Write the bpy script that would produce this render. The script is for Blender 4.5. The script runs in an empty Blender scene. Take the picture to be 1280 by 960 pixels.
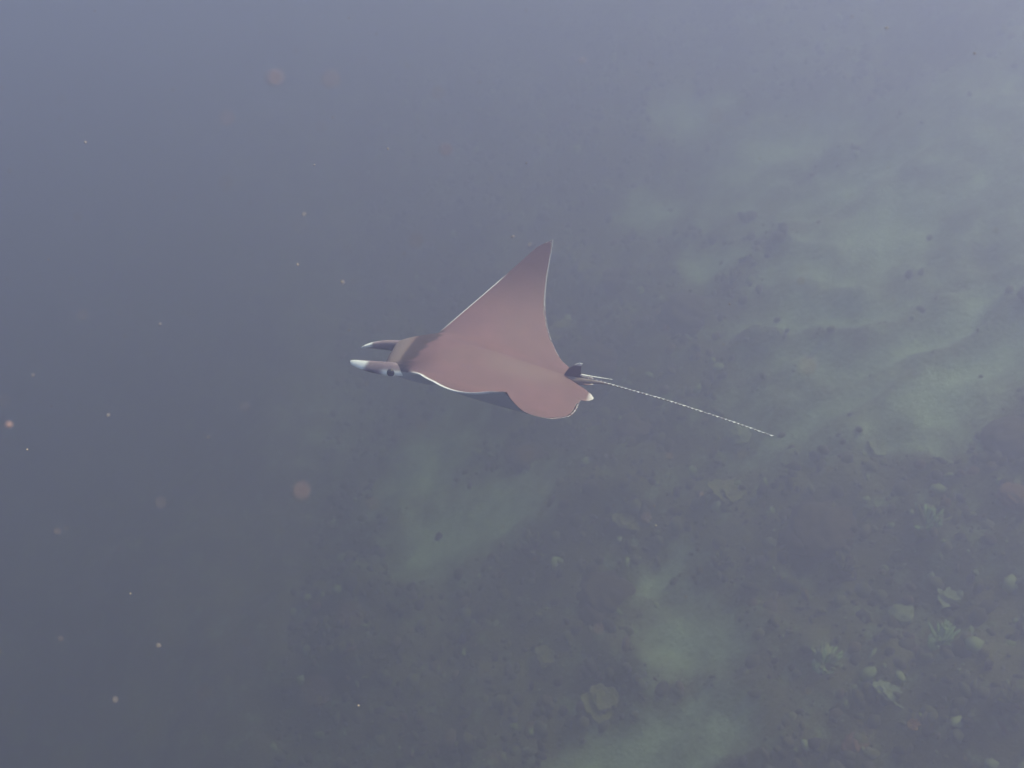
import bpy, bmesh, math, random
import numpy as np
from mathutils import Vector, Matrix, Euler

R = math.radians
scene = bpy.context.scene
col = scene.collection
random.seed(7)
rng = np.random.default_rng(7)

# ------------------------------------------------------------------ camera
cam_d = bpy.data.cameras.new('camera')
cam = bpy.data.objects.new('camera', cam_d)
col.objects.link(cam)
cam.location = (0, 0, 0)
cam.rotation_euler = (R(90 - 38), 0, 0)
cam_d.sensor_width = 36
cam_d.lens = 18 / math.tan(R(27))
cam_d.clip_start = 0.02
cam_d.clip_end = 500
cam_d.dof.use_dof = True
cam_d.dof.focus_distance = 2.95
cam_d.dof.aperture_fstop = 4.5
scene.camera = cam

# ------------------------------------------------------------------ light
SUN_EL, SUN_AZ = 60.0, 66.0          # degrees; azimuth from +Y (ahead) towards +X (right)
world = bpy.data.worlds.new('World')
scene.world = world
world.use_nodes = True
wn = world.node_tree
sky = wn.nodes.new('ShaderNodeTexSky')
sky.sky_type = 'NISHITA'
sky.sun_disc = False
sky.sun_elevation = R(SUN_EL)
sky.sun_rotation = R(SUN_AZ)
wn.nodes['Background'].inputs['Strength'].default_value = 0.15
wn.links.new(sky.outputs[0], wn.nodes['Background'].inputs['Color'])
sun_d = bpy.data.lights.new('sun', 'SUN')
sun_d.energy = 3.4
sun_d.angle = R(3)
sun_d.color = (1.0, 0.93, 0.70)
sun = bpy.data.objects.new('sun', sun_d)
col.objects.link(sun)
sdir = Vector((math.sin(R(SUN_AZ)) * math.cos(R(SUN_EL)), math.cos(R(SUN_AZ)) * math.cos(R(SUN_EL)), math.sin(R(SUN_EL))))
sun.rotation_euler = sdir.to_track_quat('Z', 'Y').to_euler()

vs = scene.view_settings
scene.display_settings.display_device = 'sRGB'
vs.view_transform = 'Standard'
vs.look = 'None'
vs.exposure = 0.80
vs.gamma = 1.0
vs.use_curve_mapping = False
scene.render.engine = 'CYCLES'
scene.cycles.volume_bounces = 2
scene.cycles.max_bounces = 8
scene.cycles.use_denoising = True

# the water: extinction per metre and colour of what it scatters back
WATER_DENSITY = 0.21
WATER_COLOR = (0.45, 0.434, 0.672)
WATER_ABSORB = (0.0955, 0.1516, 0.0)
WATER_ANISO = 0.55


# ------------------------------------------------------------------ helpers
def tag(o, label=None, cat=None, group=None, kind=None):
    if label: o['label'] = label
    if cat: o['category'] = cat
    if group: o['group'] = group
    if kind: o['kind'] = kind
    return o


def mesh_obj(name, verts, faces, mat, parent=None, smooth=True):
    me = bpy.data.meshes.new(name)
    me.from_pydata([tuple(v) for v in verts], [], [tuple(f) for f in faces])
    me.validate()
    bm = bmesh.new(); bm.from_mesh(me)
    bmesh.ops.recalc_face_normals(bm, faces=bm.faces)
    bm.to_mesh(me); bm.free()
    if smooth:
        me.polygons.foreach_set('use_smooth', [True] * len(me.polygons))
    if mat: me.materials.append(mat)
    o = bpy.data.objects.new(name, me)
    col.objects.link(o)
    if parent: o.parent = parent
    return o


def empty(name, loc=(0, 0, 0), rot=(0, 0, 0), scale=1.0):
    o = bpy.data.objects.new(name, None)
    o.empty_display_size = 0.1
    col.objects.link(o)
    o.location = loc; o.rotation_euler = rot; o.scale = (scale,) * 3
    return o


def attr(o, name, vals):
    a = o.data.attributes.new(name, 'FLOAT', 'POINT')
    a.data.foreach_set('value', np.asarray(vals, dtype=np.float32))


def smooth(a, b, x):
    t = np.clip((np.asarray(x, float) - a) / (b - a), 0, 1)
    return t * t * (3 - 2 * t)


def hash2(ix, iy, seed):
    h = (ix.astype(np.int64) * 374761393 + iy.astype(np.int64) * 668265263 + seed * 974634777) & 0xffffffff
    h = ((h ^ (h >> 13)) * 1274126177) & 0xffffffff
    return ((h ^ (h >> 16)) & 0xffff) / 65535.0


def vnoise(x, y, seed=0):
    x0 = np.floor(x); y0 = np.floor(y)
    fx = x - x0; fy = y - y0
    fx = fx * fx * fx * (fx * (fx * 6 - 15) + 10); fy = fy * fy * fy * (fy * (fy * 6 - 15) + 10)
    a = hash2(x0, y0, seed); b = hash2(x0 + 1, y0, seed); c = hash2(x0, y0 + 1, seed); d = hash2(x0 + 1, y0 + 1, seed)
    return (a * (1 - fx) + b * fx) * (1 - fy) + (c * (1 - fx) + d * fx) * fy


def fbm(x, y, octaves=4, seed=0, gain=0.5):
    v = 0; amp = 1; tot = 0
    for i in range(octaves):
        c, s = math.cos(0.6 * i + 0.3), math.sin(0.6 * i + 0.3)
        v = v + amp * vnoise((x * c - y * s) * 2 ** i + 17.3 * i, (x * s + y * c) * 2 ** i - 9.1 * i, seed + i)
        tot += amp; amp *= gain
    return v / tot


# ------------------------------------------------------------------ materials
def new_mat(name):
    m = bpy.data.materials.new(name); m.use_nodes = True
    nt = m.node_tree
    return m, nt, nt.nodes['Principled BSDF']


def node(nt, t, **kw):
    n = nt.nodes.new(t)
    for k, v in kw.items():
        if k in n.inputs: n.inputs[k].default_value = v
        else: setattr(n, k, v)
    return n


def mix(nt, fac, a, b):
    n = nt.nodes.new('ShaderNodeMix'); n.data_type = 'RGBA'
    for sock, v in ((n.inputs[0], fac), (n.inputs[6], a), (n.inputs[7], b)):
        if isinstance(v, (int, float)): sock.default_value = v
        elif isinstance(v, tuple): sock.default_value = (*v, 1)
        else: nt.links.new(v, sock)
    return n.outputs[2]


def ramp(nt, src, pts):
    n = nt.nodes.new('ShaderNodeValToRGB')
    el = n.color_ramp.elements
    while len(el) < len(pts): el.new(0.5)
    for e, (p, c) in zip(el, pts):
        e.position = p; e.color = (*c, 1) if len(c) == 3 else c
    nt.links.new(src, n.inputs[0])
    return n.outputs[0]


def getattr_node(nt, name):
    n = nt.nodes.new('ShaderNodeAttribute'); n.attribute_name = name
    return n.outputs['Fac']


def noise(nt, scale, detail=4, rough=0.55, vec=None):
    n = node(nt, 'ShaderNodeTexNoise', Scale=scale, Detail=detail, Roughness=rough)
    if vec is None:
        tc = nt.nodes.new('ShaderNodeTexCoord'); vec = tc.outputs['Object']
    nt.links.new(vec, n.inputs['Vector'])
    return n.outputs['Fac']


def bump(nt, bsdf, src, dist, strength=0.6):
    b = node(nt, 'ShaderNodeBump', Strength=strength, Distance=dist)
    nt.links.new(src, b.inputs['Height']); nt.links.new(b.outputs[0], bsdf.inputs['Normal'])


def skin_material():
    m, nt, p = new_mat('ray_skin')
    n1 = noise(nt, 9, 5, 0.6); n2 = noise(nt, 60, 4, 0.6)
    base = mix(nt, ramp(nt, n1, [(0.35, (0, 0, 0)), (0.65, (1, 1, 1))]), (0.178, 0.098, 0.104), (0.210, 0.112, 0.116))
    base = mix(nt, ramp(nt, n2, [(0.4, (0.0,) * 3), (0.75, (0.14,) * 3)]), base, (0.19, 0.10, 0.10))
    blot = noise(nt, 3.2, 6, 0.7)
    base = mix(nt, ramp(nt, blot, [(0.42, (0, 0, 0)), (0.72, (0.75,) * 3)]), base, (0.17, 0.105, 0.105))
    mp = nt.nodes.new('ShaderNodeMapping'); mp.inputs['Scale'].default_value = (3.0, 26.0, 8.0); mp.inputs['Rotation'].default_value = (0, 0, 0.5)
    tcs = nt.nodes.new('ShaderNodeTexCoord'); nt.links.new(tcs.outputs['Object'], mp.inputs['Vector'])
    scr = noise(nt, 1.6, 6, 0.75, mp.outputs[0])
    base = mix(nt, ramp(nt, scr, [(0.66, (0, 0, 0)), (0.72, (0.35,) * 3)]), base, (0.46, 0.33, 0.30))
    base = mix(nt, getattr_node(nt, 'head'), base, (0.24, 0.175, 0.155))
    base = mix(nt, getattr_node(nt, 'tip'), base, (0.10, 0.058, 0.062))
    base = mix(nt, getattr_node(nt, 'collar'), base, (0.070, 0.048, 0.044))
    base = mix(nt, getattr_node(nt, 'belly'), base, (0.42, 0.40, 0.42))
    base = mix(nt, getattr_node(nt, 'pale'), base, (0.90, 0.87, 0.87))
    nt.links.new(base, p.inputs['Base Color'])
    p.inputs['Roughness'].default_value = 0.5
    p.inputs['Specular IOR Level'].default_value = 0.22
    bump(nt, p, n2, 0.002, 0.3)
    return m


def plain(name, c1, c2, scale, rough=0.6, bump_d=0.0, spec=0.3):
    m, nt, p = new_mat(name)
    n1 = noise(nt, scale, 5, 0.6)
    nt.links.new(mix(nt, ramp(nt, n1, [(0.35, (0, 0, 0)), (0.65, (1, 1, 1))]), c1, c2), p.inputs['Base Color'])
    p.inputs['Roughness'].default_value = rough
    p.inputs['Specular IOR Level'].default_value = spec
    if bump_d: bump(nt, p, n1, bump_d)
    return m


def seabed_material():
    m, nt, p = new_mat('seabed_surface')
    sand = getattr_node(nt, 'sand')
    big = noise(nt, 1.1, 5, 0.6); mid = noise(nt, 4.5, 6, 0.65); fine = noise(nt, 22, 5, 0.65)
    reef = mix(nt, ramp(nt, big, [(0.36, (0, 0, 0)), (0.64, (1, 1, 1))]), (0.125, 0.108, 0.062), (0.235, 0.21, 0.105))
    reef = mix(nt, ramp(nt, mid, [(0.52, (0, 0, 0)), (0.72, (1, 1, 1))]), reef, (0.25, 0.28, 0.16))
    reef = mix(nt, ramp(nt, fine, [(0.58, (0, 0, 0)), (0.75, (0.7,) * 3)]), reef, (0.24, 0.18, 0.15))
    snd = mix(nt, ramp(nt, mid, [(0.3, (0, 0, 0)), (0.7, (1, 1, 1))]), (0.52, 0.64, 0.52), (0.66, 0.76, 0.62))
    snd = mix(nt, ramp(nt, fine, [(0.55, (0, 0, 0)), (0.7, (0.55,) * 3)]), snd, (0.25, 0.25, 0.19))
    # break the patch edge up with the mid noise
    ma = nt.nodes.new('ShaderNodeMath'); ma.operation = 'MULTIPLY_ADD'
    nt.links.new(mid, ma.inputs[0]); ma.inputs[1].default_value = 1.3; nt.links.new(sand, ma.inputs[2])
    mb = nt.nodes.new('ShaderNodeMath'); mb.operation = 'MULTIPLY_ADD'
    nt.links.new(fine, mb.inputs[0]); mb.inputs[1].default_value = 0.8; nt.links.new(ma.outputs[0], mb.inputs[2])
    mc = nt.nodes.new('ShaderNodeMath'); mc.operation = 'MULTIPLY'; mc.inputs[1].default_value = 0.4
    nt.links.new(mb.outputs[0], mc.inputs[0])
    fac = ramp(nt, mc.outputs[0], [(0.44, (0, 0, 0)), (0.80, (1, 1, 1))])
    nt.links.new(mix(nt, fac, reef, snd), p.inputs['Base Color'])
    p.inputs['Roughness'].default_value = 0.9
    p.inputs['Specular IOR Level'].default_value = 0.1
    bump(nt, p, fine, 0.05, 0.8)
    return m


# ------------------------------------------------------------------ the seabed
def seabed_base(x, y):
    z = -9.75 + 0.54 * x + 0.24 * y
    lo, hi, k = -19.0, -1.6, 1.6
    z = lo + k * np.logaddexp(0, (z - lo) / k)          # flattens into the deep on the left
    z = hi - k * np.logaddexp(0, (hi - z) / k)          # flattens into the reef top on the right
    return z


SAND = [  # x, y, radius x, radius y, strength: patches of pale sand between the coral
    (-0.45, 7.99, 0.64, 0.60, 1.00), (-0.95, 9.22, 0.60, 0.69, 0.80), (1.47, 6.61, 0.22, 0.25, 0.80), (1.52, 5.74, 0.39, 0.49, 0.90),
    (1.09, 4.79, 0.44, 0.25, 0.95), (1.57, 4.66, 0.28, 0.25, 0.90), (2.51, 10.35, 0.31, 0.68, 0.95), (1.71, 11.97, 0.49, 0.25, 0.90),
    (2.51, 13.01, 0.69, 0.26, 0.80), (3.58, 12.09, 1.09, 0.51, 0.90), (3.19, 11.45, 0.52, 0.28, 0.70), (4.10, 9.76, 0.71, 0.46, 0.95),
    (3.21, 8.68, 0.78, 0.25, 0.90), (3.88, 8.06, 1.34, 0.26, 0.95), (4.27, 7.42, 0.60, 0.25, 1.10), (3.95, 7.23, 0.88, 0.25, 0.95),
    (3.19, 7.65, 0.65, 0.25, 0.80), (3.70, 7.01, 0.63, 0.25, 0.70), (4.28, 10.83, 1.11, 0.50, 0.90), (5.08, 9.67, 0.66, 0.25, 0.80),
    (3.49, 9.25, 0.54, 0.38, 0.75), (2.68, 11.74, 0.32, 0.38, 0.60), (-2.39, 10.47, 0.66, 0.80, 0.30), (4.20, 13.46, 1.78, 0.41, 0.20),
]


def sand_mask(x, y):
    s = np.zeros_like(x)
    wx = x + 1.0 * (fbm(x * 0.9, y * 0.9, 3, 50) - 0.5); wy = y + 1.0 * (fbm(x * 0.9, y * 0.9, 3, 60) - 0.5)
    for cx, cy, rx, ry, st in SAND:
        d = np.sqrt(((wx - cx) / rx) ** 2 + ((wy - cy) / ry) ** 2)
        s = np.maximum(s, st * (1 - smooth(0.0, 1.9, d)))
    # the upper slope is sandier as a whole
    s = np.maximum(s, 0.50 * smooth(0.3, 3.2, x + 0.30 * (y - 9.5) + 1.6 * (fbm(x * 0.5, y * 0.5, 3, 70) - 0.5) - 1.6) * smooth(6.2, 8.2, y) * (1 - smooth(10.5, 13.0, y)))
    return s


def seabed_z(x, y):
    x = np.asarray(x, float); y = np.asarray(y, float)
    s = sand_mask(x, y)
    n = 1.5 * (fbm(x * 0.22, y * 0.22, 3, 3) - 0.5)
    r = 0.85 * (fbm(x * 0.8, y * 0.8, 4, 11) - 0.5) + 0.30 * (np.abs(fbm(x * 2.3, y * 2.3, 4, 23) - 0.5) * 2) 
    return seabed_base(x, y) + n + r * (1 - 0.8 * s) - 0.15 * s, s


def axis(lo, dlo, dhi, hi, step, n):
    a = dlo - (dlo - lo) * (np.linspace(1, 0, n) ** 2.0)
    b = dhi + (hi - dhi) * (np.linspace(0, 1, n) ** 2.0)
    return np.concatenate([a[:-1], np.arange(dlo, dhi, step), b])


def build_seabed():
    xs = axis(-60, -9, 15, 60, 0.085, 24)
    ys = axis(-30, 1.5, 22, 90, 0.085, 24)
    X, Y = np.meshgrid(xs, ys)
    Z, S = seabed_z(X.ravel(), Y.ravel())
    nx, ny = len(xs), len(ys)
    V = np.stack([X.ravel(), Y.ravel(), Z], 1)
    i = (np.arange(ny - 1)[:, None] * nx + np.arange(nx - 1)[None]).ravel()
    F = np.stack([i, i + 1, i + 1 + nx, i + nx], 1)
    me = bpy.data.meshes.new('seabed')
    me.vertices.add(len(V)); me.vertices.foreach_set('co', V.ravel())
    me.loops.add(F.size); me.loops.foreach_set('vertex_index', F.ravel())
    me.polygons.add(len(F)); me.polygons.foreach_set('loop_start', np.arange(0, F.size, 4))
    me.polygons.foreach_set('use_smooth', [True] * len(F))
    me.update(); me.validate()
    me.materials.append(seabed_material())
    o = bpy.data.objects.new('seabed', me); col.objects.link(o)
    attr(o, 'sand', S)
    tag(o, 'reef slope of dark coral rubble with pale sand patches', 'seabed', kind='structure')
    return o


# ------------------------------------------------------------------ the ray
DL = 0.55
B = 0.80                       # arc length of a wing beyond the body's side, in disc lengths
A0 = 0.12
LOBE, TWIST = 0.115, 0.21
TIPX_L = -0.70
TIPX = -0.722
TH0, TH_R, TH_L = 0.21, 0.87, 1.02


def wing_tables(t1):
    a = np.linspace(0, A0 + B, 400)
    s = np.clip((a - A0) / B, 0, 1)
    th = TH0 * smooth(0.0, 0.2, a) + (t1 - TH0) * s ** 1.3
    da = a[1] - a[0]
    y = np.concatenate([[0], np.cumsum(np.cos((th[1:] + th[:-1]) / 2)) * da])
    z = np.concatenate([[0], np.cumsum(np.sin((th[1:] + th[:-1]) / 2)) * da])
    return a, y, z, th


def le_x(a, tip):
    s = np.clip((a - A0) / B, 0, 1)
    head = -0.012 * (a / 0.13) ** 4
    st = -0.16 if tip == TIPX else -0.118
    w = st + (tip - st) * (0.62 * s + 0.38 * s ** 1.6) - 0.03 * smooth(0.93, 1.0, s)
    k = smooth(0.118, 0.165, a)
    return head * (1 - k) + w * k


def te_x(a, tip, hollow):
    s = np.clip((a - A0) / B, 0, 1)
    end = tip - 0.045
    w = -0.945 + (end + 0.945) * s + hollow * np.sin(np.pi * s ** 0.8)
    k = smooth(0.03, 0.16, a)
    return -1.0 * (1 - k) + w * k


def body_half(x, a):
    """thickness above / below the middle surface of the trunk"""
    top = 0.050 + 0.062 * smooth(0.0, -0.30, x) - 0.080 * smooth(-0.35, -1.0, x)
    bot = 0.045 + 0.030 * smooth(0.0, -0.25, x) - 0.050 * smooth(-0.40, -1.0, x)
    wid = 0.158 + 0.047 * smooth(-0.05, -0.35, x) - 0.13 * smooth(-0.45, -1.0, x)
    pw = 4.0 - 2.5 * smooth(-0.12, -0.45, x)
    g = np.exp(-(np.abs(a) / wid) ** pw)
    return top * g, bot * g


def build_body(parent, mat):
    NU, NW = 72, 90
    q = np.linspace(0, 1, NW)
    aa = (A0 + B) * (0.75 * q + 0.25 * q ** 2)
    aa[-1] *= 0.9995
    u = (1 - np.cos(np.pi * np.linspace(0, 1, NU))) / 2
    u = 0.5 * u + 0.5 * np.linspace(0, 1, NU) ** 1.3
    verts = []; att = {k: [] for k in ('head', 'tip', 'collar', 'belly', 'pale')}
    arcs = [(-1, a, TH_R) for a in aa[:0:-1]] + [(1, a, TH_L) for a in aa]
    tabs = {t: wing_tables(t) for t in (TH_R, TH_L)}
    for side in (1, -1):
        for sg, a, t1 in arcs:
            ta, ty, tz, tt = tabs[t1]
            y = np.interp(a, ta, ty); z = np.interp(a, ta, tz); th = np.interp(a, ta, tt)
            tip = TIPX if sg < 0 else TIPX_L
            x0, x1 = float(le_x(a, tip)), float(te_x(a, tip, 0.085 if sg < 0 else -0.015))
            if sg > 0:                                     # the left wing's hind margin is swept back by the stroke
                x1 -= LOBE * float(smooth(0.01, 0.09, a) * (1 - smooth(0.25, 0.70, a)))
            x = x0 + (x1 - x0) * u
            s = max(0.0, (a - A0) / B)
            chord = x0 - x1
            foil = np.sqrt(np.clip(u, 0, 1)) * (1 - u) * 1.9
            wt = (0.020 * (1 - s) ** 0.7 + 0.0035) * foil * min(1, chord / 0.15)
            top, bot = body_half(x, a)
            round_f = np.sqrt(np.clip(1 - (1 - np.clip(u / 0.10, 0, 1)) ** 2, 0, 1))
            round_b = np.sqrt(np.clip(1 - (1 - np.clip((1 - u) / 0.05, 0, 1)) ** 2, 0, 1))
            rr = round_f * round_b
            h = (wt + top * rr) if side == 1 else -(0.8 * wt + bot * rr)
            # the middle surface itself is arched lengthwise: head and tail a little lower than the back
            arch = -0.020 * ((x + 0.45) / 0.5) ** 2 * math.exp(-(a / 0.5) ** 2)
            # the trailing margin droops a little
            if sg > 0:
                arch = arch + TWIST * float(smooth(0.10, 0.35, a)) * (0.55 - u) * min(chord, 0.6)
            px = x; py = sg * (y - np.sin(th) * h); pz = z + np.cos(th) * h + arch
            verts.append(np.stack([px, py, pz], 1))
            # markings plus painted shade and glare, laid out on the flat disc (x, ys)
            ys = sg * a
            jag = 0.010 * np.sin(ys * 95) + 0.008 * np.sin(ys * 41 + 1)
            c0 = -0.112 + 0.22 * ys + 0.9 * np.minimum(ys + 0.08, 0) ** 2 * 0.5
            front = smooth(c0 + 0.008, c0 - 0.010, x)
            c1 = -0.235 + 0.55 * np.maximum(ys, -0.05) - 0.10 * np.minimum(ys + 0.05, 0) + jag
            back = smooth(c1 - 0.010, c1 + 0.010, x)
            lim = smooth(0.20, 0.14, ys) * smooth(-0.30, -0.22, ys)
            up = 1.0 if side == 1 else 0.0
            att['collar'].append(front * back * lim * up * 0.95 * np.ones(NU))
            att['head'].append(up * smooth(-0.16, -0.08, x) * (1 - smooth(0.15, 0.22, a)))
            att['tip'].append(up * (0.9 * smooth(0.35, 0.85, s) * np.ones(NU)))  # dark outer wings: part pigment, part shade painted into the skin
            att['belly'].append((1 - up) * np.ones(NU))
            ew = 1.0 if sg < 0 else 1.9
            edge = (1 - smooth(0.004 * ew, 0.011 * ew, (u * chord))) * smooth(0.05, 0.25, s) * (1 - smooth(0.62, 0.72, s if sg < 0 else s * 0.7))
            att['pale'].append(edge * 0.95)  # sun glare along the leading edge, painted as a pale rim
    n = len(arcs)
    V = np.concatenate(verts)
    idx = np.arange(2 * n * NU).reshape(2, n, NU)
    F = []
    for k in range(2):
        g = idx[k]
        q4 = np.stack([g[:-1, :-1], g[1:, :-1], g[1:, 1:], g[:-1, 1:]], -1).reshape(-1, 4)
        F.append(q4 if k == 0 else q4[:, ::-1])
    o = mesh_obj('body', V, np.concatenate(F), mat, parent)
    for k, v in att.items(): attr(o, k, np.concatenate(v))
    bm = bmesh.new(); bm.from_mesh(o.data)
    bmesh.ops.remove_doubles(bm, verts=bm.verts, dist=0.0012)
    bmesh.ops.recalc_face_normals(bm, faces=bm.faces)
    bm.to_mesh(o.data); bm.free()
    o.data.polygons.foreach_set('use_smooth', [True] * len(o.data.polygons))
    return o


def sweep(path, radii, nseg=14, squash=None, tilt=None):
    """closed tube along path; squash = (a, b) per ring along the ring's two axes"""
    P = [Vector(p) for p in path]; verts = []; faces = []
    up = Vector((0, 0, 1))
    for i, p in enumerate(P):
        t = (P[min(i + 1, len(P) - 1)] - P[max(i - 1, 0)]).normalized()
        side = t.cross(up).normalized(); nrm = side.cross(t)
        if tilt:
            m = Matrix.Rotation(tilt[i], 3, t); side = m @ side; nrm = m @ nrm
        sa, sb = squash[i] if squash else (1, 1)
        for k in range(nseg):
            a = 2 * math.pi * k / nseg
            verts.append(p + side * math.cos(a) * radii[i] * sa + nrm * math.sin(a) * radii[i] * sb)
    for i in range(len(P) - 1):
        for k in range(nseg):
            a = i * nseg + k; b = i * nseg + (k + 1) % nseg
            faces.append((a, b, b + nseg, a + nseg))
    faces.append(tuple(range(nseg))[::-1]); faces.append(tuple(range((len(P) - 1) * nseg, len(P) * nseg)))
    return verts, faces


def lerp_list(pts, n):
    d = np.linalg.norm(np.diff(np.array(pts, float)[:, :3], axis=0), axis=1)
    t = np.concatenate([[0], np.cumsum(d)]) / d.sum(); tt = np.linspace(0, 1, n)
    return np.stack([np.interp(tt, t, np.array(pts, float)[:, k]) for k in range(len(pts[0]))], 1)


def smooth_path(pts, n):
    p = lerp_list(pts, n)
    for _ in range(max(2, n // 6)):
        p[1:-1] = (p[:-2] + 2 * p[1:-1] + p[2:]) / 4
    return p


def build_ray():
    skin = skin_material()
    fin = plain('ray_fin_dark', (0.07, 0.05, 0.055), (0.11, 0.08, 0.08), 20, 0.4)
    # cephalic fins: brown with white outer tip
    ceph, nt, p = new_mat('cephalic_fin_skin')
    n1 = noise(nt, 25, 3)
    c = mix(nt, ramp(nt, n1, [(0.35, (0, 0, 0)), (0.65, (1, 1, 1))]), (0.20, 0.14, 0.16), (0.28, 0.20, 0.21))
    c = mix(nt, getattr_node(nt, 'white'), c, (0.93, 0.92, 0.90))
    c = mix(nt, getattr_node(nt, 'dark'), c, (0.035, 0.03, 0.032))
    nt.links.new(c, p.inputs['Base Color'])
    p.inputs['Roughness'].default_value = 0.28
    root = empty('devil_ray', RAY_LOC, RAY_ROT, DL)
    tag(root, 'mauve brown devil ray with dark neck band, wings raised, gliding over the reef', 'ray')
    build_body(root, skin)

    # --- cephalic fins, thick rolled blades on either side of the mouth
    for sg in (1, -1):
        n = 26
        dz, dy, L = (0.006, 0.0, 0.195) if sg > 0 else (-0.026, -0.014, 0.185)
        pts = smooth_path([(-0.12, sg * (0.125 + dy), -0.005 + dz), (-0.04, sg * (0.142 + dy), 0.002 + dz), (0.06, sg * (0.140 + dy), dz),
                           (0.14, sg * (0.122 + dy), -0.006 + dz), (L, sg * (0.100 + dy), -0.012 + dz)], n)
        t = np.linspace(0, 1, n)
        rad = (0.040 if sg > 0 else 0.058) * np.sqrt(np.clip(1 - np.clip((t - 0.1) / 0.9, 0, 1) ** 2.7, 0.004, 1)) * (0.8 + 0.2 * smooth(0, 0.3, t))
        sq = [(0.34 + 0.2 * (1 - tt), 1.0 - 0.25 * tt) for tt in t]
        V, F = sweep(pts, rad, 20, sq, [sg * (0.45 + 0.25 * tt) for tt in t])
        o = mesh_obj('cephalic_fin', V, F, ceph, root)
        co = np.array([v.co[:] for v in o.data.vertices])
        rel = co[:, 0]
        outer = sg * co[:, 1]
        ringc = np.repeat(pts, 20, 0)
        lowz = co[:, 2] - ringc[:, 2]
        off = sg * (co[:, 1] - ringc[:, 1])
        w = smooth(0.085, 0.110, rel + 0.6 * lowz) * smooth(0.194, 0.182, rel) * smooth(-0.012, -0.006, off)
        if sg < 0: w = np.maximum(w, smooth(0.115, 0.130, rel) * smooth(0.175, 0.165, rel) * smooth(-0.002, 0.006, lowz))
        w = np.maximum(w, smooth(0.02, -0.02, rel) * smooth(0.0, 0.006, off) * smooth(0.012, -0.004, lowz))
        attr(o, 'white', w)
        attr(o, 'dark', smooth(0.184, 0.194, rel) + 0.9 * smooth(0.03, 0.04, rel) * smooth(0.085, 0.075, rel) * smooth(0.0, -0.012, lowz))

    # --- eyes low on the sides of the head
    eye_m, nt, p = new_mat('ray_eye'); p.inputs['Base Color'].default_value = (0.012, 0.011, 0.013, 1); p.inputs['Roughness'].default_value = 0.15
    for sg in (1, -1):
        bm = bmesh.new(); bmesh.ops.create_uvsphere(bm, u_segments=18, v_segments=12, radius=0.022)
        for v in bm.verts: v.co.y *= 0.7
        me = bpy.data.meshes.new('eye'); bm.to_mesh(me); bm.free(); me.materials.append(eye_m)
        me.polygons.foreach_set('use_smooth', [True] * len(me.polygons))
        o = bpy.data.objects.new('eye', me); col.objects.link(o); o.parent = root
        o.location = (-0.045, sg * 0.157, -0.004 if sg > 0 else -0.02)
    # --- mouth line across the front of the head
    V, F = sweep([(0.002 - 0.02 * (y / 0.13) ** 2, y, -0.022) for y in np.linspace(-0.105, 0.105, 15)], [0.006 + 0.004 * (1 - (i / 7 - 1) ** 2) for i in range(15)], 8)
    mesh_obj('mouth', V, F, fin, root)

    # --- dorsal fin at the root of the tail
    prof = [(-0.93, -0.015), (-0.965, 0.055), (-1.00, 0.088), (-1.02, 0.098), (-1.036, 0.094), (-1.030, 0.07), (-1.032, 0.04), (-1.045, -0.015)]
    V = []; F = []
    k = len(prof)
    cz = np.array([q[1] for q in prof]); cx = np.array([q[0] for q in prof])
    for off, sh in ((-0.007, 1.0), (0.007, 1.0)):
        for x, z in prof: V.append((x, off * (1 - 0.75 * z / 0.1), z))
    F.append(tuple(range(k))[::-1]); F.append(tuple(range(k, 2 * k)))
    for i in range(k): F.append((i, (i + 1) % k, k + (i + 1) % k, k + i))
    dm, nt, p = new_mat('dorsal_fin_skin')
    tc = nt.nodes.new('ShaderNodeTexCoord'); sx = nt.nodes.new('ShaderNodeSeparateXYZ'); nt.links.new(tc.outputs['Object'], sx.inputs[0])
    nt.links.new(mix(nt, ramp(nt, sx.outputs['Z'], [(0.078, (0, 0, 0)), (0.086, (1, 1, 1))]), (0.06, 0.04, 0.048), (0.62, 0.60, 0.62)), p.inputs['Base Color'])
    p.inputs['Roughness'].default_value = 0.45
    mesh_obj('dorsal_fin', V, F, dm, root, smooth=False)

    # --- pelvic fins, small rounded paddles either side of the tail root
    for sg in (1, -1):
        n = 14
        ky, kz = (1.0, 0.0) if sg > 0 else (0.5, -0.022)
        pts = smooth_path([(-0.88, sg * 0.066, -0.004), (-0.98, sg * 0.098 * ky, -0.012 + kz), (-1.06, sg * 0.118 * ky, -0.022 + kz), (-1.115, sg * 0.122 * ky, -0.030 + kz)], n)
        t = np.linspace(0, 1, n)
        rad = 0.046 * np.sqrt(np.clip(1 - np.clip((t - 0.6) / 0.4, 0, 1) ** 2, 0.02, 1)) * (0.85 + 0.15 * smooth(0, .5, t))
        V, F = sweep(pts, rad, 14, [(1.2, 0.13)] * n)
        o = mesh_obj('pelvic_fin', V, F, skin, root)
        z = np.zeros(len(o.data.vertices)); co = np.array([v.co[:] for v in o.data.vertices])
        attr(o, 'pale', 0.8 * smooth(-1.085, -1.105, co[:, 0]))

    # --- tail: thick dark root, then a long whip with a row of pale thorns on top
    n = 60
    path = smooth_path(TAIL, n)
    t = np.linspace(0, 1, n)
    rad = 0.0046 + 0.024 * (1 - smooth(0.03, 0.24, t)) - 0.0026 * t
    V, F = sweep(path, rad, 10, [(1, 0.8)] * n)
    tail_m = plain('tail_skin', (0.16, 0.12, 0.12), (0.24, 0.19, 0.18), 40, 0.35)
    tl = mesh_obj('tail', V, F, tail_m, root)
    thorn_m = plain('thorn_white', (0.72, 0.70, 0.68), (0.85, 0.84, 0.82), 30, 0.3)
    V = []; F = []
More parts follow.
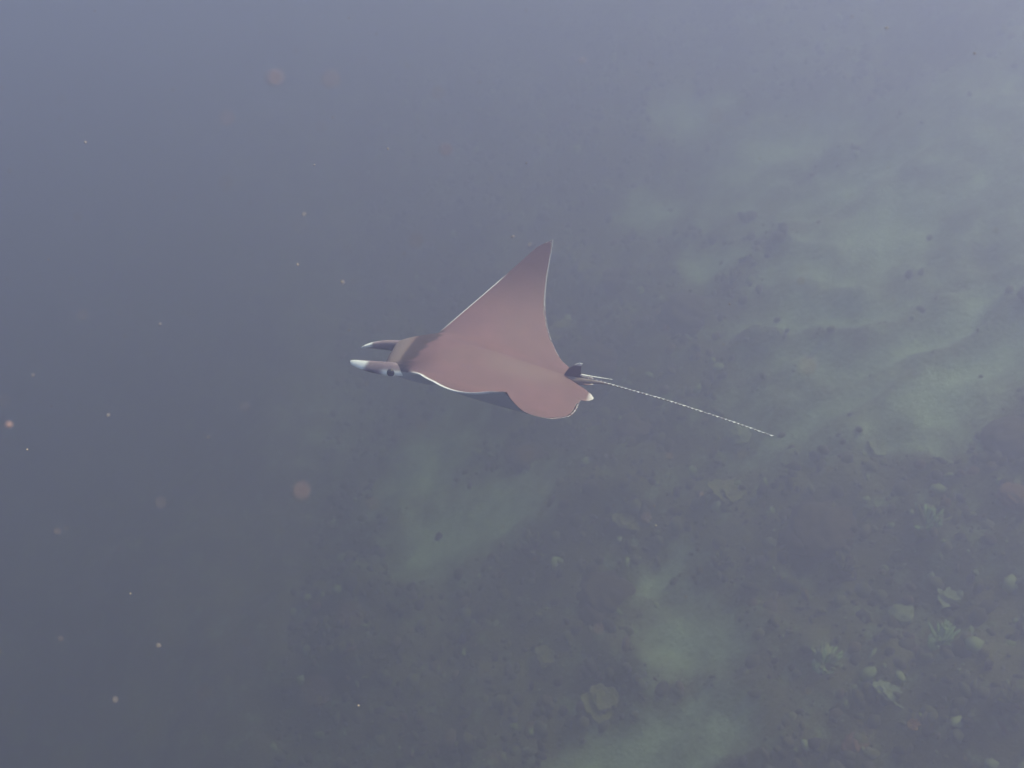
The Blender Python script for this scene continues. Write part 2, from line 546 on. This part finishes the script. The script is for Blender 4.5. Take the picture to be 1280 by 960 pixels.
    for k in range(46):
        tt = 0.09 + 0.90 * k / 45
        i = min(int(tt * (n - 1)), n - 2); fr = tt * (n - 1) - i
        p = Vector(path[i] * (1 - fr) + path[i + 1] * fr); r = np.interp(tt, t, rad)
        d = Vector(path[i + 1] - path[i]).normalized()
        L = 0.0115 * random.uniform(0.45, 1.5); wv = 0.0056 * random.uniform(0.7, 1.2); hh = 0.0048
        b = p + Vector((0, 0, r * 0.72))
        b0 = len(V)
        V += [b - d * L, b + d * L * 0.6, b + Vector((0, wv, -0.001)), b - Vector((0, wv, 0.001)), b + d * L * 0.9 + Vector((0, 0, hh)), b + Vector((0, 0, hh * 0.7))]
        for f in ((0, 2, 5), (0, 5, 3), (2, 4, 5), (3, 5, 4), (2, 1, 4), (3, 4, 1), (0, 3, 1, 2)): F.append(tuple(b0 + q for q in f))
    th = mesh_obj('thorn_row', V, F, thorn_m, tl, smooth=False)
    # the sting lying along the top of the tail root
    V, F = sweep(smooth_path([(-1.03, 0.002, 0.026), (-1.10, 0.0, 0.022), (-1.20, -0.006, 0.016)], 12), [0.0058 - 0.0004 * i for i in range(12)], 8)
    mesh_obj('sting', V, F, thorn_m, tl)
    return root


RAY_LOC = (-0.362, 2.396, -1.762)
RAY_ROT = (0.052, -0.038, 2.986)
TAIL = [(-0.95, 0, -0.012), (-1.0, 0, -0.006), (-1.15, 0.002, -0.004), (-1.5, 0.035, -0.045), (-1.85, 0.075, -0.10), (-2.06, 0.10, -0.14)]


# ------------------------------------------------------------------ the reef's cover, plankton, water
def lump_mesh(bm_sub, amp, freq, seed, flat=1.0):
    bm = bmesh.new(); bmesh.ops.create_icosphere(bm, subdivisions=bm_sub, radius=1.0)
    V = np.array([v.co[:] for v in bm.verts])
    n = fbm(V[:, 0] * freq + seed * 3.1, V[:, 1] * freq + V[:, 2] * freq * 1.7 + seed, 3, seed) - 0.5
    V = V * (1 + amp * 2 * n)[:, None]; V[:, 2] *= flat
    F = [tuple(v.index for v in f.verts) for f in bm.faces]
    bm.free()
    return V, F


def coral_mat(name, c1, c2):
    return plain(name, c1, c2, 18, 0.85, 0.02, 0.1)


def coral_boulder(name, x, y, size, mat, seed):
    """massive coral: a knobbly dome"""
    z = float(seabed_z(np.array([x]), np.array([y]))[0][0])
    root = empty(name, (x, y, z - 0.15 * size), (0, 0, seed * 1.3))
    V, F = lump_mesh(4, 0.30, 2.3, seed, 0.72)
    k = 0.07 * np.abs(np.sin(V[:, 0] * 11 + seed) * np.sin(V[:, 1] * 12) * np.sin(V[:, 2] * 10 + 1))
    V = V * (1 + k)[:, None] * size
    mesh_obj('dome', V, F, mat, root)
    V2, F2 = lump_mesh(3, 0.34, 2.0, seed + 40, 0.6)
    mesh_obj('lobe', V2 * size * 0.55 + np.array([size * 0.75, size * 0.2, -0.05 * size]), F2, mat, root)
    return root


def coral_branching(name, x, y, size, mat, tipmat, seed, n=34):
    """a bush of tapering, forking fingers"""
    r = random.Random(seed)
    z = float(seabed_z(np.array([x]), np.array([y]))[0][0])
    root = empty(name, (x, y, z - 0.05 * size), (0, 0, r.uniform(0, 6)))
    V, F = lump_mesh(3, 0.25, 2.0, seed, 0.45)
    mesh_obj('base', V * size * 0.62, F, mat, root)
    for i in range(n):
        az = r.uniform(0, 2 * math.pi); el = R(r.uniform(18, 88)); L = size * r.uniform(0.45, 0.8)
        d = Vector((math.cos(az) * math.cos(el), math.sin(az) * math.cos(el), math.sin(el)))
        p0 = d * size * 0.25
        bend = Vector((0, 0, 0.22 * L))
        pts = [p0, p0 + d * L * 0.35 + bend * 0.25, p0 + d * L * 0.7 + bend * 0.7, p0 + d * L + bend * 1.3]
        w = size * 0.105
        V, F = sweep(pts, [w * 1.2, w, w * 0.8, w * 0.35], 6)
        b = mesh_obj('branch', V, F, tipmat if i % 3 else mat, root)
        if i % 2 == 0:
            d2 = (d + Vector((r.uniform(-.6, .6), r.uniform(-.6, .6), 0.3))).normalized()
            q = pts[2]
            V, F = sweep([q, q + d2 * L * 0.2, q + d2 * L * 0.42], [w * 0.7, w * 0.6, w * 0.3], 6)
            mesh_obj('twig', V, F, tipmat, b)
    return root


def coral_plate(name, x, y, size, mat, seed):
    """plates stacked in tiers on a short stalk"""
    r = random.Random(seed)
    z = float(seabed_z(np.array([x]), np.array([y]))[0][0])
    root = empty(name, (x, y, z - 0.05), (R(r.uniform(-8, 8)), R(r.uniform(-8, 8)), r.uniform(0, 6)))
    V, F = sweep([(0, 0, -0.1), (0, 0, 0.15 * size), (0.02, 0, 0.45 * size)], [0.30 * size, 0.20 * size, 0.26 * size], 10)
    mesh_obj('stalk', V, F, mat, root)
    for k in range(3):
        nr, na = 9, 40
        ox, oy = r.uniform(-.3, .3) * size, r.uniform(-.3, .3) * size
        rs = size * (1.0 - 0.18 * k)
        V = []; F = []
        for s_ in (0, 1):
            for i in range(nr):
                q = i / (nr - 1)
                for j in range(na):
                    a = 2 * math.pi * j / na
                    ed = 1 + 0.16 * math.sin(3 * a + seed + k) + 0.08 * math.sin(7 * a + k) + 0.05 * math.sin(13 * a)
                    rr = rs * q * ed
                    V.append((ox + rr * math.cos(a), oy + rr * math.sin(a), 0.28 * size + 0.16 * size * k + 0.14 * size * q * q + 0.02 * size * math.sin(9 * a + 5 * q) - s_ * 0.05 * size * (1.15 - q)))
            for i in range(nr - 1):
                for j in range(na):
                    b0 = s_ * nr * na; a_ = b0 + i * na + j; c_ = b0 + i * na + (j + 1) % na
                    F.append((a_, c_, c_ + na, a_ + na))
        for j in range(na):
            a_ = (nr - 1) * na + j; c_ = (nr - 1) * na + (j + 1) % na
            F.append((a_, c_, c_ + nr * na, a_ + nr * na))
        mesh_obj('plate', V, F, mat, root)
    return root


def build_corals():
    green = coral_mat('coral_pale_green', (0.34, 0.47, 0.28), (0.48, 0.62, 0.38))
    cream = coral_mat('coral_cream', (0.26, 0.28, 0.20), (0.40, 0.42, 0.30))
    white = coral_mat('coral_bleached', (0.28, 0.31, 0.26), (0.40, 0.43, 0.36))
    rust = coral_mat('coral_rust', (0.22, 0.12, 0.09), (0.32, 0.17, 0.12))
    orange = coral_mat('coral_orange', (0.62, 0.33, 0.12), (0.75, 0.45, 0.20))
    olive = coral_mat('coral_olive', (0.20, 0.19, 0.10), (0.33, 0.30, 0.17))
    brown = coral_mat('coral_brown', (0.09, 0.065, 0.05), (0.16, 0.12, 0.085))
    t = coral_branching('branching_coral', 3.41, 5.02, 0.17, green, green, 3)
    tag(t, 'pale green branching coral beside the cream coral mound', 'coral')
    t = coral_boulder('coral_mound', 3.25, 5.39, 0.11, cream, 5)
    tag(t, 'cream coral mound between the pale green bush and the olive bush', 'coral')
    t = coral_plate('plate_coral', 2.95, 4.66, 0.12, white, 8)
    tag(t, 'whitish plate coral in tiers above the small orange coral', 'coral')
    t = coral_branching('branching_coral', 2.56, 5.07, 0.17, green, cream, 11)
    tag(t, 'greenish branching coral with cream fingers standing alone on dark rubble', 'coral')
    t = coral_plate('plate_coral', 3.59, 5.40, 0.10, white, 14)
    tag(t, 'small white plate coral behind the pale green coral', 'coral')
    t = coral_boulder('coral_mound', 2.62, 4.34, 0.09, rust, 17)
    tag(t, 'reddish brown coral mound low on the dark slope', 'coral')
    t = coral_branching('branching_coral', 3.02, 4.38, 0.07, orange, orange, 19, 14)
    tag(t, 'small orange finger coral below the whitish plate coral', 'coral')
    t = coral_boulder('coral_mound', 4.17, 6.00, 0.12, rust, 23)
    tag(t, 'reddish brown coral mound high on the slope near the big sand patch', 'coral')
    t = coral_boulder('coral_mound', 2.34, 7.76, 0.13, cream, 29)
    tag(t, 'pale coral mound beyond the tip of the ray\'s tail', 'coral')
    t = coral_plate('plate_coral', 3.40, 6.95, 0.15, cream, 31)
    tag(t, 'cream plate coral at the edge of the upper sand patch', 'coral')
    t = coral_branching('branching_coral', 3.55, 6.00, 0.20, olive, green, 37)
    tag(t, 'olive branching coral with green fingers above the cream mound', 'coral')
    # the rest of the reef's cover: look-alikes in three kinds
    r = random.Random(91)
    placed = [(3.25, 5.39), (3.41, 5.02), (2.95, 4.66), (2.56, 5.07), (3.59, 5.40), (2.62, 4.34), (3.02, 4.38), (4.17, 6.00), (2.34, 7.76), (3.40, 6.95), (3.55, 6.00)]
    n = 0
    while n < 24:
        y = r.uniform(3.9, 12.0); x = r.uniform(0.2, min(5.4, 0.52 * y + 1.6))
        if any((x - a) ** 2 + (y - b) ** 2 < 0.20 for a, b in placed): continue
        if float(sand_mask(np.array([x]), np.array([y]))[0]) > 0.15: continue
        placed.append((x, y)); k = n % 3; n += 1
        if k == 0:
            tag(coral_boulder('coral_mound', x, y, r.uniform(0.16, 0.32), brown, n + 100),
                'dark brown lumpy coral mound on the rubble slope', 'coral', 'dark brown coral mounds on the slope')
        elif k == 1:
            tag(coral_branching('branching_coral', x, y, r.uniform(0.13, 0.22), brown, olive, n + 100, 22),
                'brown branching coral bush with olive fingers on the rubble slope', 'coral', 'brown and olive coral bushes on the slope')
        else:
            tag(coral_plate('plate_coral', x, y, r.uniform(0.11, 0.18), olive, n + 100),
                'olive plate coral in tiers on the rubble slope', 'coral', 'olive plate corals on the slope')


def joined_lumps(name, centres, sizes, mat, sub=1, amp=0.5, seed=1, flat=0.8):
    protos = [lump_mesh(sub, amp, 1.9, seed + i, flat) for i in range(8)]
    VV = []; FF = []; off = 0
    for c, s in zip(centres, sizes):
        V, F = protos[random.randrange(8)]
        m = np.array(Euler((random.uniform(0, 6), random.uniform(0, 6), random.uniform(0, 6))).to_matrix())
        V = (V * np.array([1, random.uniform(0.35, 1), random.uniform(0.35, 1)])) @ m.T * s + c
        VV.append(V); FF.append(np.array(F) + off); off += len(V)
    V = np.concatenate(VV); F = np.concatenate(FF)
    me = bpy.data.meshes.new(name)
    me.vertices.add(len(V)); me.vertices.foreach_set('co', V.ravel())
    me.loops.add(F.size); me.loops.foreach_set('vertex_index', F.ravel())
    me.polygons.add(len(F)); me.polygons.foreach_set('loop_start', np.arange(0, F.size, 3))
    me.update(); me.validate(); me.materials.append(mat)
    me.polygons.foreach_set('use_smooth', [True] * len(F))
    o = bpy.data.objects.new(name, me); col.objects.link(o)
    return o


def build_rubble():
    n = 22000
    y = 3.2 + 15 * rng.random(n) ** 1.4; x = -2.5 + 9.5 * rng.random(n)
    z, s = seabed_z(x, y)
    keep = rng.random(n) > np.clip(s * 2.2, 0, 0.99)
    c = np.stack([x, y, z], 1)[keep]
    size = 0.018 + 0.085 * rng.random(len(c)) ** 3.5
    m, nt, p = new_mat('rubble_surface')
    g = nt.nodes.new('ShaderNodeNewGeometry')
    nt.links.new(ramp(nt, g.outputs['Random Per Island'], [(0.0, (0.06, 0.045, 0.04)), (0.45, (0.12, 0.10, 0.07)), (0.7, (0.20, 0.19, 0.13)), (0.86, (0.17, 0.09, 0.075)), (0.93, (0.30, 0.34, 0.20)), (1.0, (0.44, 0.46, 0.30))]), p.inputs['Base Color'])
    p.inputs['Roughness'].default_value = 0.9
    o = joined_lumps('coral_rubble', c, size, m, 1, 0.5, 5)
    tag(o, 'loose broken coral rubble strewn over the reef slope', 'rubble', kind='stuff')


def build_specks():
    pale = plain('speck_pale', (0.30, 0.23, 0.18), (0.42, 0.34, 0.28), 300, 0.6)
    snow = plain('snow_tan', (0.30, 0.21, 0.16), (0.42, 0.31, 0.25), 40, 0.7)
    red = plain('speck_reddish', (0.32, 0.19, 0.165), (0.40, 0.25, 0.21), 300, 0.6)
    rot = Euler(cam.rotation_euler).to_matrix()
    for i, (loc, size, k) in enumerate(SPECKS):
        V, F = lump_mesh(2, 0.45, 1.7, 200 + i, 0.75)
        V = V * np.array([1.0, 0.62 + 0.3 * ((i * 37) % 10) / 10, 0.8]) * size
        o = mesh_obj('plankton_speck', V, F, red if k == 'r' else pale)
        o.location = loc; o.rotation_euler = (i * 1.1, i * 0.7, i * 2.3)
        if k == 'r':
            tag(o, 'blurred reddish plankton speck floating close in the open water', 'plankton', 'blurred reddish plankton specks')
        else:
            tag(o, 'tiny pale plankton speck drifting in the open water', 'plankton', 'tiny pale plankton specks')
    # the finest marine snow, beyond counting
    n = 900
    d = np.where(np.arange(n) < 420, 0.40 + 1.0 * rng.random(n), 1.2 + 4.0 * rng.random(n))
    c = np.stack([d * (rng.random(n) - 0.5) * 1.4, d * (0.30 + 0.80 * rng.random(n)), -d * (0.20 + 0.78 * rng.random(n))], 1)
    o = joined_lumps('marine_snow', c, 0.0004 + 0.0011 * rng.random(n) ** 2.5, snow, 1, 0.5, 60)
    tag(o, 'fine pale marine snow suspended all through the water', 'marine snow', kind='stuff')


SPECKS = [  # where each hangs in the water, half its width, reddish or pale
    ((-0.0993, 0.4098, -0.1577), 0.00230, 'r'),
    ((-0.0687, 0.3702, -0.1434), 0.00168, 'r'),
    ((-0.0841, 0.2887, -0.2801), 0.00198, 'r'),
    ((-0.043, 0.3943, -0.2262), 0.00124, 'r'),
    ((-0.033, 0.4658, -0.2159), 0.00138, 'r'),
    ((-0.1275, 0.4278, -0.1833), 0.00124, 'r'),
    ((-0.3871, 0.6905, -0.9029), 0.00271, 'p'),
    ((-0.2194, 1.1053, -0.6968), 0.00257, 'p'),
    ((0.0012, 1.3173, -0.7503), 0.00296, 'p'),
    ((-1.0614, 1.6452, -1.4676), 0.00326, 'p'),
    ((-0.4719, 2.2135, -1.065), 0.00296, 'p'),
    ((-0.3414, 1.3777, -0.8355), 0.00276, 'p'),
    ((-0.2221, 1.6778, -0.7762), 0.00222, 'p'),
    ((-0.6456, 1.1213, -1.3261), 0.00210, 'p'),
    ((-0.2904, 1.1228, -1.6489), 0.00234, 'p'),
    ((-0.4904, 1.1547, -0.7961), 0.00207, 'p'),
    ((0.4981, 1.9252, -1.2717), 0.00284, 'p'),
    ((-0.2484, 1.0703, -0.5792), 0.00178, 'p'),
    ((0.4844, 1.308, -0.4374), 0.00257, 'p'),
    ((0.6902, 1.4857, -0.5348), 0.00222, 'p'),
    ((0.0315, 2.0312, -0.9735), 0.00239, 'p'),
    ((-0.6365, 1.4041, -0.6393), 0.00222, 'p'),
    ((-0.5227, 0.9996, -0.8322), 0.00193, 'p'),
    ((-0.4507, 0.6867, -0.5829), 0.00409, 'r'),
    ((-0.3554, 0.535, -0.7771), 0.00178, 'p'),
    ((-0.2853, 1.522, -0.6508), 0.00174, 'p'),
    ((0.2579, 1.2623, -1.3081), 0.00195, 'p'),
]


def build_haze():
    bm = bmesh.new(); bmesh.ops.create_cube(bm, size=1.0)
    me = bpy.data.meshes.new('haze'); bm.to_mesh(me); bm.free()
    o = bpy.data.objects.new('haze', me); col.objects.link(o)
    x0, x1, y0, y1, z0, z1 = -62, 62, -32, 92, -22.5, 0.6
    o.scale = (x1 - x0, y1 - y0, z1 - z0); o.location = ((x0 + x1) / 2, (y0 + y1) / 2, (z0 + z1) / 2)
    m = bpy.data.materials.new('sea_water_haze'); m.use_nodes = True
    nt = m.node_tree; nt.nodes.clear()
    out = nt.nodes.new('ShaderNodeOutputMaterial'); v = nt.nodes.new('ShaderNodeVolumePrincipled')
    v.inputs['Density'].default_value = WATER_DENSITY
    v.inputs['Color'].default_value = (*WATER_COLOR, 1)
    v.inputs['Absorption Color'].default_value = (*WATER_ABSORB, 1)
    v.inputs['Anisotropy'].default_value = WATER_ANISO
    nt.links.new(v.outputs[0], out.inputs['Volume'])
    me.materials.append(m)
    tag(o, 'murky blue grey sea water fading the reef', 'water', kind='stuff')


DEBUG = False
build_seabed()
if not DEBUG:
    build_corals()
    build_rubble()
build_ray()
if not DEBUG:
    build_specks()
    build_haze()
